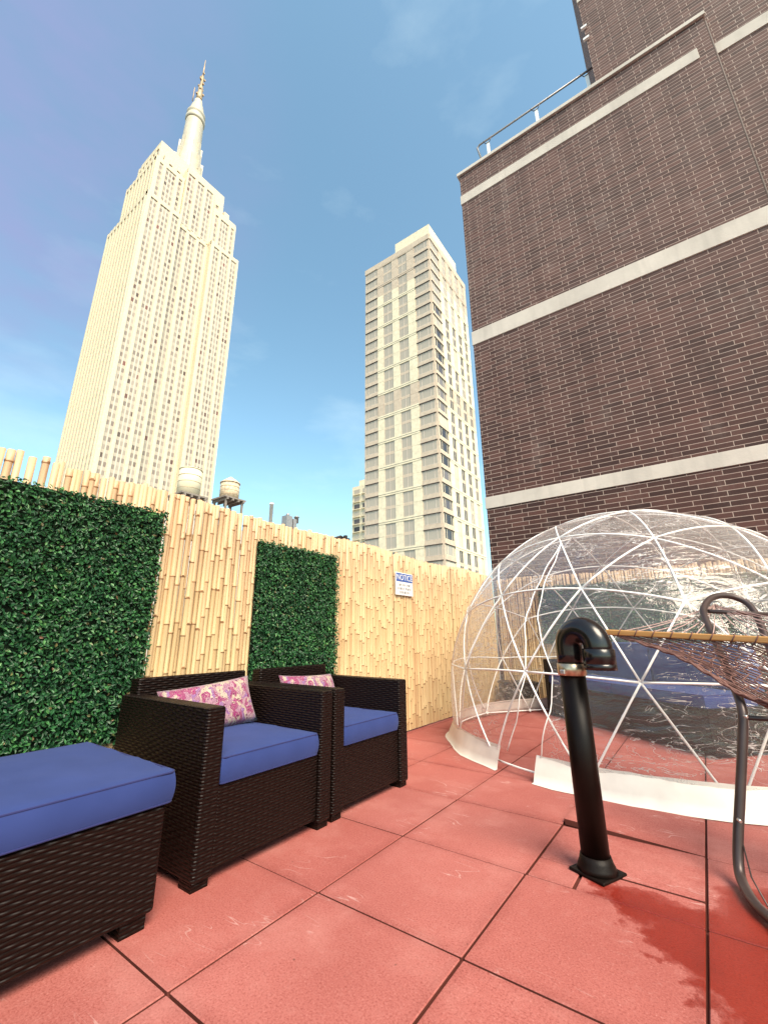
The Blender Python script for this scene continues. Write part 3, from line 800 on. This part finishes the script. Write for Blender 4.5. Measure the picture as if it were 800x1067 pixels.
MB().tube(loc([dep(777, 748, 1.92), dep(850, 752, 1.9)]), .010, 10).build('crossbar', 'bronze_tube', hs, uv=False)
MB().tube(loc([dep(774, 880, 1.75), dep(783, 915, 1.67), low(800, 945)]), .003, 6).build('cable', 'bronze_tube', hs, uv=False)
for (x, y, t) in ((777.5, 747, 1.885), (771, 856, 1.765)):
    p = dep(x, y, t) - S0; MB().tube([p + fwv * .012, p - fwv * .004], .006, 8).build('bolt', 'bolt', hs, uv=False)
B0, B1 = dep(637, 659, 2.62), dep(800, 667, 2.08); bd = (B1 - B0).normalized(); BL = 1.35
hm = thing('hammock', 'brown rope hammock with a varnished wooden spreader bar', 'hammock', B0)
b = MB(); b.box((-.03, -.016, -.016), (BL, .016, .016), .006)
sb = b.build('spreader_bar', 'wood', hm)
sb.rotation_euler = bd.to_track_quat('X', 'Z').to_euler()
apex = dep(745, 631, 2.68)
st = MB(); NF = 17
for i in range(NF):
    e = B0 + bd * (BL * (i + .3) / NF)
    mid_ = (apex + e) / 2 - Vector((0, 0, .012 + .01 * random.random()))
    a0 = apex + Vector((random.uniform(-.012, .012), 0, random.uniform(-.008, .008)))
    st.tube([p - B0 for p in catmull([a0, mid_, e], 4)], .0028, 5)
st.build('end_string', 'string', hm, uv=False)
ring = [apex - B0 + Vector((.02 * math.cos(t), .005, .02 * math.sin(t))) for t in np.linspace(0, 2 * math.pi, 17)]
MB().tube(ring, .004, 6, cap=False).build('ring', 'bolt', hm, uv=False)
# netted bed: knotted ropes from the bar, sagging towards the lower right
EDGE = catmull([B0 + Vector((0, 0, -.012)), dep(672, 672, 2.45), dep(705, 684, 2.25), dep(740, 704, 2.06), dep(770, 723, 1.95), dep(800, 732, 1.86), dep(850, 742, 1.7), dep(905, 748, 1.55)], 4)
NJ = len(EDGE) - 1
def bed(u, v):                            # u along the bar, v away from it
    k = min(v, .999) * NJ; i = int(k); e = EDGE[i].lerp(EDGE[i + 1], k - i)
    top_ = B0 + bd * (BL * u) + Vector((0, 0, -.012))
    off = e - EDGE[0]
    w_ = 1 - .18 * math.sin(min(1, v) * math.pi)
    p = EDGE[0] + bd * (BL * u * w_) + off * (1 - .10 * u)
    p.z = top_.z + off.z * (1 - .0 * u) - .16 * math.sin(math.pi * min(1, u)) * min(1, v * 2.2) * (1 - u * .3)
    return p
net = MB(); NU = 26; NV = 30
for s_ in (1, -1):
    for q in range(-NV, NU + NV):
        pts = []
        for k in range(NV + 1):
            u = (q + s_ * k * .8) / NU + .012 * math.sin(k * 2.1 + q * 1.7); v = k / NV
            if -.001 <= u <= 1.001:
                p = bed(u, v) + Vector((random.uniform(-.003, .003), random.uniform(-.003, .003), random.uniform(-.005, .005)))
                pts.append(p - B0)
        if len(pts) > 2: net.tube(pts, .0034, 5)
for du in (0, .012, .03):
    net.tube([bed(du, k / 40) - B0 + Vector((0, 0, .006 * math.sin(k * 1.9))) for k in range(41)], .0055, 6)
for i in range(15):
    u = (i + .5) / 15; c_ = B0 + bd * (BL * u)
    lp = [c_ - B0 + Vector((.0, .021 * math.cos(t), .021 * math.sin(t))) + bd * (.012 * math.sin(t)) for t in np.linspace(0, 2 * math.pi, 13)]
    net.tube(lp, .0032, 5, cap=False)
net.build('net', 'rope', hm, uv=False)

# ------------------------------------------------------------------ dark brick building
bb = thing('brick_building', 'tall dark brown brick building with pale stone bands behind the dome', 'building', (0, 7, 0))
def W(lo, hi): return (lo[0], lo[1] - 7, lo[2]), (hi[0], hi[1] - 7, hi[2])
PX = 1.81
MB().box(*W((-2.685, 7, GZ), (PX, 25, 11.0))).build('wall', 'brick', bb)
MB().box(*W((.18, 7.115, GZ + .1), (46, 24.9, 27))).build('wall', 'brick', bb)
MB().box(*W((-2.735, 6.955, 11.002), (PX + .03, 7.30, 11.085)), .006).build('coping', 'band_stone', bb)
for (z0, z1, xe) in ((10.155, 10.40, 1.62), (6.455, 6.765, PX + .012), (3.075, 3.285, PX + .012)):
    MB().box(*W((-2.70, 6.985, z0), (xe, 7.05, z1)), .004).build('stone_band', 'band_stone', bb)
    MB().box(*W((PX + .015, 7.098, z0), (46, 7.16, z1)), .004).build('stone_band', 'band_stone', bb)
MB().box(*W((.165, 7.098, 13.80), (46, 7.16, 14.06)), .004).build('stone_band', 'band_stone', bb)
MB().tube([Vector((PX + .03, 7.09 - 7, -2)), Vector((PX + .03, 7.09 - 7, 11.0))], .018, 8).build('conduit', 'conduit', bb)
rl = thing('roof_railing', 'thin metal guard rail with white posts along the brick parapet', 'railing', (-2.32, 7.33, 10.9))
for x in (.26, 1.36, 2.38):
    MB().box((x - .032, -.02, 0), (x + .032, .02, 1.06), .003).build('post', 'white_pvc', rl)
    MB().tube([(x - .10, -.025, 1.15), (x - .05, -.025, 1.03), (x + .05, -.025, 1.03), (x + .10, -.025, 1.15)], .008, 6).build('bracket', 'bronze_tube', rl, uv=False)
MB().tube([(.10, 0, .5), (0, 0, 1.10), (.06, 0, 1.16), (2.62, 0, 1.16)], .021, 8).build('top_rail', 'rail_metal', rl, uv=False)
for z in (12.55, 12.9):
    MB().box((.13 - 0, 7.06 - 7, z), (.24, 7.11 - 7, z + .05)).build('bracket', 'white_pvc', bb)

# ------------------------------------------------------------------ limestone skyscraper
XT, Y0T, Y1T = -187.7, 62.0, 116.0; YC = 89.0
sk = thing('skyscraper', 'very tall cream limestone art deco skyscraper with stepped crown and spire', 'skyscraper', (XT, YC, GZ))
O = Vector((XT, YC, GZ))
def B(lo, hi): return tuple(Vector(lo) - O), tuple(Vector(hi) - O)
body = MB(); piers = MB()
def bay(face, a0, a1, x, z0, z1):
    w_ = a1 - a0; nwin = max(1, round(w_ / 1.9))
    m_ = MB()
    if face == 'X': m_.box(*B((x - .4, a0, z0), (x + .02, a1, z1)))
    else: m_.box(*B((a0, x - .02, z0), (a1, x + .4, z1)))
    o = m_.build('window_bay', 'bay', sk)
    for p in o.data.polygons:
        for li in p.loop_indices:
            v = o.data.vertices[o.data.loops[li].vertex_index].co
            s_ = (v.y + O.y - a0) if face == 'X' else (v.x + O.x - a0)
            o.data.uv_layers['UVMap'].data[li].uv = (s_ / w_ * nwin * 1.9 + 1e-3, v.z)
def facade(face, x, spans, z0, z1, cap=1.2):
    # spans: list of (kind, width); 'p' pier, 'w' bay
    a = spans[0]
    for kind, wd in spans[1]:
        if kind == 'w': bay(face, a, a + wd, x, z0, z1 - cap - 1.6)
        else:
            if face == 'X': piers.box(*B((x - .3, a, z0), (x + .55, a + wd, z1)))
            else: piers.box(*B((a, x - .55, z0), (a + wd, x + .3, z1)))
        a += wd
    if face == 'X': piers.box(*B((x - .3, spans[0], z1 - cap - 1.6), (x + .45, a, z1 - .12)))
    else: piers.box(*B((spans[0], x - .45, z1 - cap - 1.6), (a, x + .3, z1 - .12)))
wing = [('p', 1.9), ('w', 3.4), ('p', 1.5), ('w', 5.0), ('p', 1.5), ('w', 3.4), ('p', 1.3)]
cen = [('p', .9), ('w', 3.8), ('p', 1.7), ('w', 4.0), ('p', 1.7), ('w', 3.8), ('p', 1.1)]
ZL = 0.0
body.box(*B((-227.5, Y0T, GZ), (XT, Y1T, 213)))                          # main shaft (centre recess is cut by the wings standing proud)
facade('X', XT - .0, (Y0T + 18.0, cen), ZL, 213)
for y in (Y0T, Y1T - 18):
    body.box(*B((XT + .001, y + .01, GZ), (XT + 2.4, y + 17.99, 215)))
    facade('X', XT + 2.4, (y, wing), ZL, 215)
left = []; tot = 0
while tot < 38: left += [('p', 1.15), ('w', 2.6)]; tot += 3.75
left += [('p', 1.1)]
facade('Y', Y0T, (XT + 2.2 - tot - 1.1, left), ZL, 214)
# second tier
body.box(*B((-221, Y0T + 1.8, 213), (XT - .8, Y1T - 2.2, 243))); body.box(*B((XT - 3, Y0T + 18.1, 213.01), (XT + .3, Y1T - 18.1, 252)))
wing2 = [('p', 2.2), ('w', 1.9), ('p', 1.7), ('w', 5.4), ('p', 1.7), ('w', 1.9), ('p', 1.2)]
facade('X', XT - .8, (Y0T + 1.8, wing2), 213, 244); facade('X', XT - .8, (Y1T - 2.2 - 16, wing2), 213, 241)
l2 = []; tot = 0
while tot < 29: l2 += [('p', 1.15), ('w', 2.6)]; tot += 3.75
l2 += [('p', 1.1)]
facade('Y', Y0T + 1.8, (XT - 1.0 - tot - 1.1, l2), 213, 243)
# crown block
body.box(*B((-215, Y0T + 4.5, 243), (XT - 5, Y1T - 9.5, 262)))
facade('X', XT + .3, (Y0T + 18.2, cen), 212, 252)
facade('X', XT - 4.6, (Y0T + 7, [('p', 3), ('w', 1.9), ('p', 2.5), ('w', 1.9), ('p', 18.5), ('w', 1.9), ('p', 2.5), ('w', 1.9), ('p', 3)]), 243, 253)
l3 = []; tot = 0
while tot < 20: l3 += [('p', 1.6), ('w', 2.2)]; tot += 3.8
facade('Y', Y0T + 4.5, (XT - 6 - tot, l3), 243, 259)
body.box(*B((-213.5, Y0T + 6.5, 262), (XT - 6.5, Y1T - 11.5, 263.6)))
body.box(*B((-224, Y0T + 6, 213), (-221, Y1T - 10, 238))); body.box(*B((-218, Y0T + 7, 243), (-215, Y1T - 12, 255)))
body.box(*B((XT - 3, Y1T - 9.4, 243), (XT - 9, Y1T - 6.0, 249)))
for y in (70, 77, 100): body.box(*B((XT - 9, y, 263.6), (XT - 12, y + 3, 265.2)))
body.build('body', 'limestone', sk); piers.build('pier', 'limestone', sk)
mast = thing('x', None, None); bpy.data.objects.remove(mast)
mc = (-207.7 - O.x, 88.3 - O.y, -GZ)
ms = MB()
ms.lathe(mc, [(9.5, 262), (9.5, 270), (7.6, 276), (6.9, 284), (6.2, 292), (5.7, 300), (5.3, 316), (5.2, 318)], 24)
for k in range(8):
    a = math.pi / 4 * k + math.pi / 8; c, s_ = math.cos(a), math.sin(a)
    for (r0, r1, zt) in ((5, 10.5, 275), (5, 8.6, 286), (5, 6.9, 298)):
        p = [Vector((mc[0] + c * r0 - s_ * .8, mc[1] + s_ * r0 + c * .8, 0)), Vector((mc[0] + c * r1 - s_ * .8, mc[1] + s_ * r1 + c * .8, 0)), Vector((mc[0] + c * r1 + s_ * .8, mc[1] + s_ * r1 - c * .8, 0)), Vector((mc[0] + c * r0 + s_ * .8, mc[1] + s_ * r0 - c * .8, 0))]
        vb = [ms.bm.verts.new(v + Vector((0, 0, 262 - GZ))) for v in p]; vt = [ms.bm.verts.new(v + Vector((0, 0, zt - GZ))) for v in p]
        for i in range(4): ms.bm.faces.new((vb[i], vb[(i + 1) % 4], vt[(i + 1) % 4], vt[i]))
        ms.bm.faces.new(vt)
ms.build('mast', 'mast_metal', sk, uv=False)
cp = MB(); cp.lathe(mc, [(5.4, 318), (5.9, 319), (5.9, 321), (5.3, 321.5), (5.3, 323.5), (5.7, 324), (5.7, 325.5), (4.7, 327), (4.1, 331), (3.4, 334), (2.6, 336), (2.4, 339)], 24)
cp.build('mast_cap', 'mast_metal', sk, uv=False)
an = MB(); an.lathe(mc, [(1.9, 339), (1.9, 346), (1.5, 347), (1.5, 353), (.95, 354), (.95, 364), (.5, 365), (.4, 374), (.15, 381)], 10)
for k in range(14):
    z = 340 + k * 1.9; a = k * 2.4; r = 2.0 if k < 5 else 1.4
    an.box((mc[0] + r * math.cos(a) - .5, mc[1] + r * math.sin(a) - .5, z - GZ), (mc[0] + r * math.cos(a) + .5, mc[1] + r * math.sin(a) + .5, z + 1.2 - GZ))
an.tube([(mc[0] - 1, mc[1] - 3.4, 336 - GZ), (mc[0] - 1, mc[1] - 3.4, 349 - GZ)], .3, 6)
an.build('antenna', 'antenna_metal', sk, uv=False)

# ------------------------------------------------------------------ apartment tower
CX, CY, TOPZ, FH = -36.4, 72.0, 92.6, 3.09; LW, RW = 19.0, 19.8
at = thing('apartment_tower', 'slender cream and glass apartment tower between the skyscraper and brick building', 'building', (CX, CY, GZ))
OA = Vector((CX, CY, GZ))
def face_box(mb, face, a0, a1, z0, z1, d0, d1, mat=0, bevel=0):
    # a: metres from the shared corner along the face; d: metres out of the wall plane
    if face == 'L': lo, hi = (CX - a1, CY - d1, z0), (CX - a0, CY - d0, z1)
    else: lo, hi = (CX + d0, CY + a0, z0), (CX + d1, CY + a1, z1)
    mb.box(tuple(Vector(lo) - OA), tuple(Vector(hi) - OA), bevel, mat)
core = MB(); core.box(tuple(Vector((CX - LW, CY, GZ)) - OA), tuple(Vector((CX, CY + RW, TOPZ)) - OA)); core.build('core', 'tan_panel', at)
pan = MB(); tan = MB(); line = MB()
NFL = 34
wins = []
def window(face, a0, a1, z0, z1, kind):
    wins.append((face, a0, a1, z0, z1, kind))
def make_window(mb, face, a0, a1, z0, z1, kind):
    g = .09
    face_box(mb, face, a0, a1, z0, z1, -.10, .02, 0)                     # glass
    n = 2 if kind == 'w' else 3
    for k in range(n + 1):
        c = a0 + (a1 - a0) * (k / n if kind == 'w' else (0, .22, .80, 1)[k]); face_box(mb, face, max(a0, c - g / 2), min(a1, c + g / 2), z0, z1, -.02, .07, 1)
    for z in (z0, z1 - .07): face_box(mb, face, a0, a1, z, z + .07, -.02, .065, 1)
    if kind == 'w': face_box(mb, face, a0, a1, (z0 + z1) / 2 - .35, (z0 + z1) / 2 + .35, -.03, .045, 2)
    else: face_box(mb, face, a0 + (a1 - a0) * .25, a0 + (a1 - a0) * .75, z0 - .52, z0 - .1, -.02, .05, 3)
for face, WD in (('L', LW), ('R', RW)):
    if face == 'L': cols = [('b', .02, .225), ('c', .225, .335), ('w', .335, .47), ('c', .47, .565), ('w', .565, .705), ('c', .705, .795), ('b', .795, .985)]
    else: cols = [('b', .01, .215), ('c', .215, .305), ('w', .305, .395), ('c', .395, .485), ('w', .485, .575), ('c', .575, .665), ('w', .665, .755), ('c', .755, .845), ('w', .845, .925), ('c', .925, 1.0)]
    for kind, f0, f1 in cols:
        a0, a1 = f0 * WD, f1 * WD
        for k in range(NFL):
            zt = TOPZ - .9 - FH * k; zb = zt - FH
            tanf = k < 3 or k in (12, 13)
            if kind == 'b':
                face_box(tan, face, a0, a1, zb, zb + .95, 0, .12)
                face_box(line, face, a0 - .05, a1 + .05, zb - .06, zb + .06, 0, .20)
                window(face, a0 + .2, a1 - .15, zb + 1.0, zt - .12, 'b')
            elif kind == 'c':
                face_box(tan if tanf else pan, face, a0, a1, zb + .02, zt - .02, 0, .14 if face == 'L' else .16)
            elif kind == 'w' and (k % 2 == 1):
                window(face, a0 + .05, a1 - .05, zb + .35, zt + FH - .4, 'w')
    for k in range(-1, NFL, 2):
        z = TOPZ - .9 - FH * (k + 1); tanf = k < 2
        face_box(tan if tanf else pan, face, cols[0][2] * WD, cols[-1][1] * WD if face == 'L' else WD, z - .42, z + .38, .0, .20)
        face_box(line, face, cols[0][2] * WD, cols[-1][1] * WD if face == 'L' else WD, z - .06, z + .02, .1, .215)
    face_box(tan, face, 0, WD, TOPZ - 1.0, TOPZ + .5, -.3, .22)
wins.sort(key=lambda q: (q[0] != 'L', -q[3]))
vis = [q for q in wins if q[4] > 8]; rest = vis[100:]
for q in vis[:100]:
    mb = MB(); make_window(mb, *q); mb.build('window', ['tower_glass', 'band_stone', 'tan_panel', 'dark_metal'], at)
mb = MB()
for q in rest: make_window(mb, *q)
tag(mb.build('window', ['tower_glass', 'cream_panel', 'tan_panel', 'dark_metal'], at), kind='stuff')
pan.build('cladding', 'cream_panel', at); tag(tan.build('tan_cladding', 'tan_panel', at), kind='stuff'); line.build('slab_edge', 'conduit', at)
mbx = MB(); mbx.box(tuple(Vector((CX - 10.6, CY + 1.6, TOPZ)) - OA), tuple(Vector((CX - .7, CY + 16.5, TOPZ + 5.6)) - OA))
mbx.box(tuple(Vector((CX - 8.5, CY + 16.5, TOPZ)) - OA), tuple(Vector((CX - .75, CY + 19.2, TOPZ + 3.0)) - OA))
mbx.build('roof_house', 'cream_panel', at)

# smaller distant block, left of the tower
fb = thing('apartment_block', 'small distant cream apartment block at the left foot of the glass tower', 'building', (-90, 120, GZ))
m_ = MB(); m_.box((-8.2, 0, 0), (10, 20, 115)); m_.box((-6.5, 2, 115), (2, 12, 118)); m_.build('wall', 'cream_panel', fb)
for (x0, x1) in ((-7.2, -4.6), (-3.2, -1.2)):
    wv = MB(); sl_ = MB()
    for k in range(30):
        z = 112 - k * 2.9
        wv.box((x0, -.06, z), (x1, .1, z + 1.6)); sl_.box((x0 - .4, -.6, z - .55), (x1 + .3, .1, z - .3))
    wv.build('window_column', 'tower_glass', fb); sl_.build('balcony_column', 'cream_panel', fb)

# ------------------------------------------------------------------ neighbouring roof with water tanks
nb = thing('roof_building', 'neighbouring flat-roofed building behind the fence, carrying the water tanks', 'building', (-60, 32, GZ))
MB().box((-14, -20, 0), (14, 30, -GZ + 14.0)).build('wall', 'band_stone', nb)
MB().box((-13.5, -19.5, -GZ + 14.0), (13.5, 29.5, -GZ + 14.2)).build('roof', 'roof_felt', nb)
def tank(label, loc, r, h, mat, cone):
    t = thing('water_tank', label, 'water tank', loc, 0, 'rooftop water tanks')
    MB().lathe((0, 0, 0), [(r, 0), (r * 1.0, h * .5), (r * .985, h)], 28).build('tank', mat, t)
    if cone: MB().lathe((0, 0, h + .002), [(r * 1.06, 0), (r * 1.06, .10), (r * .55, .62), (.12, 1.05)], 28).build('roof', mat, t)
    else: MB().lathe((0, 0, h + .002), [(r * 1.03, 0), (r * 1.03, .12), (.2, .25)], 28).build('roof', mat, t)
    hp = MB()
    for q in (.25, .5, .75): hp.lathe((0, 0, h * q), [(r * 1.005, -.03), (r * 1.012, -.03), (r * 1.012, .03), (r * 1.005, .03)], 28)
    hp.build('hoop', 'antenna_metal', t)
    pl = MB(); pl.box((-r * 1.25, -r * 1.3, -.22), (r * 1.25, r * 1.3, -.02))
    for k in (-1, -.35, .35, 1): pl.box((-r * 1.35, k * r - .1, -.55), (r * 1.35, k * r + .1, -.222))
    pl.build('platform', 'roof_felt', t)
    for sx in (-1, 1):
        for sy in (-1, 1): MB().box((sx * r - .12, sy * r - .12, 14.2 - loc[2]), (sx * r + .12, sy * r + .12, -.552)).build('leg', 'roof_felt', t)
tank('pale flat-topped water tank standing before the skyscraper foot', (-50, 28.0, 18.0), 1.40, 3.5, 'tank_pale', False)
tank('tan wooden water tank with a conical roof, right of the skyscraper foot', (-50, 34.0, 19.1), 1.30, 2.3, 'tank_wood', True)
def small(name, label, cat, loc, fn, mat):
    mb = MB(); fn(mb); o = mb.build(name, mat, None, loc=loc); tag(o, label, cat); return o
small('flue_pipe', 'thin white flue pipe rising above the bamboo fence', 'pipe', (-50, 41.6, 14.2), lambda m_: m_.lathe((0, 0, 0), [(.28, 0), (.28, 6.0), (.34, 6.0), (.34, 6.25), (.1, 6.3)], 12), 'white_pvc')
def ac(m_):
    m_.box((-.6, -1.1, 0), (.6, .1, 4.9)); m_.box((-.6, .3, 0), (.6, 1.0, 4.6)); m_.lathe((0, 1.5, 4.2), [(.35, 0), (.35, .9), (.5, .95), (.1, 1.25)], 10); m_.lathe((0, -.4, 4.9), [(.3, 0), (.3, .4), (.1, .55)], 10)
small('roof_ventilator', 'cluster of small pale roof ventilators peeking over the fence', 'ventilator', (-50, 45.4, 14.2), ac, 'rail_metal')
def duct(m_):
    m_.box((-1, -1.6, 0), (1, 1.2, 7.0)); m_.tube([(0, -1.2, 7.0), (0, .3, 7.6), (0, 1.5, 7.3)], .22, 8); m_.box((-.3, 1.4, 5), (.3, 1.9, 8.0)); m_.box((-.3, 2.3, 5), (.3, 2.6, 7.6))
small('roof_plant', 'dark rooftop duct just above the fence beside the cream tower', 'duct', (-50, 57.6, 10.6), duct, 'dark_metal')
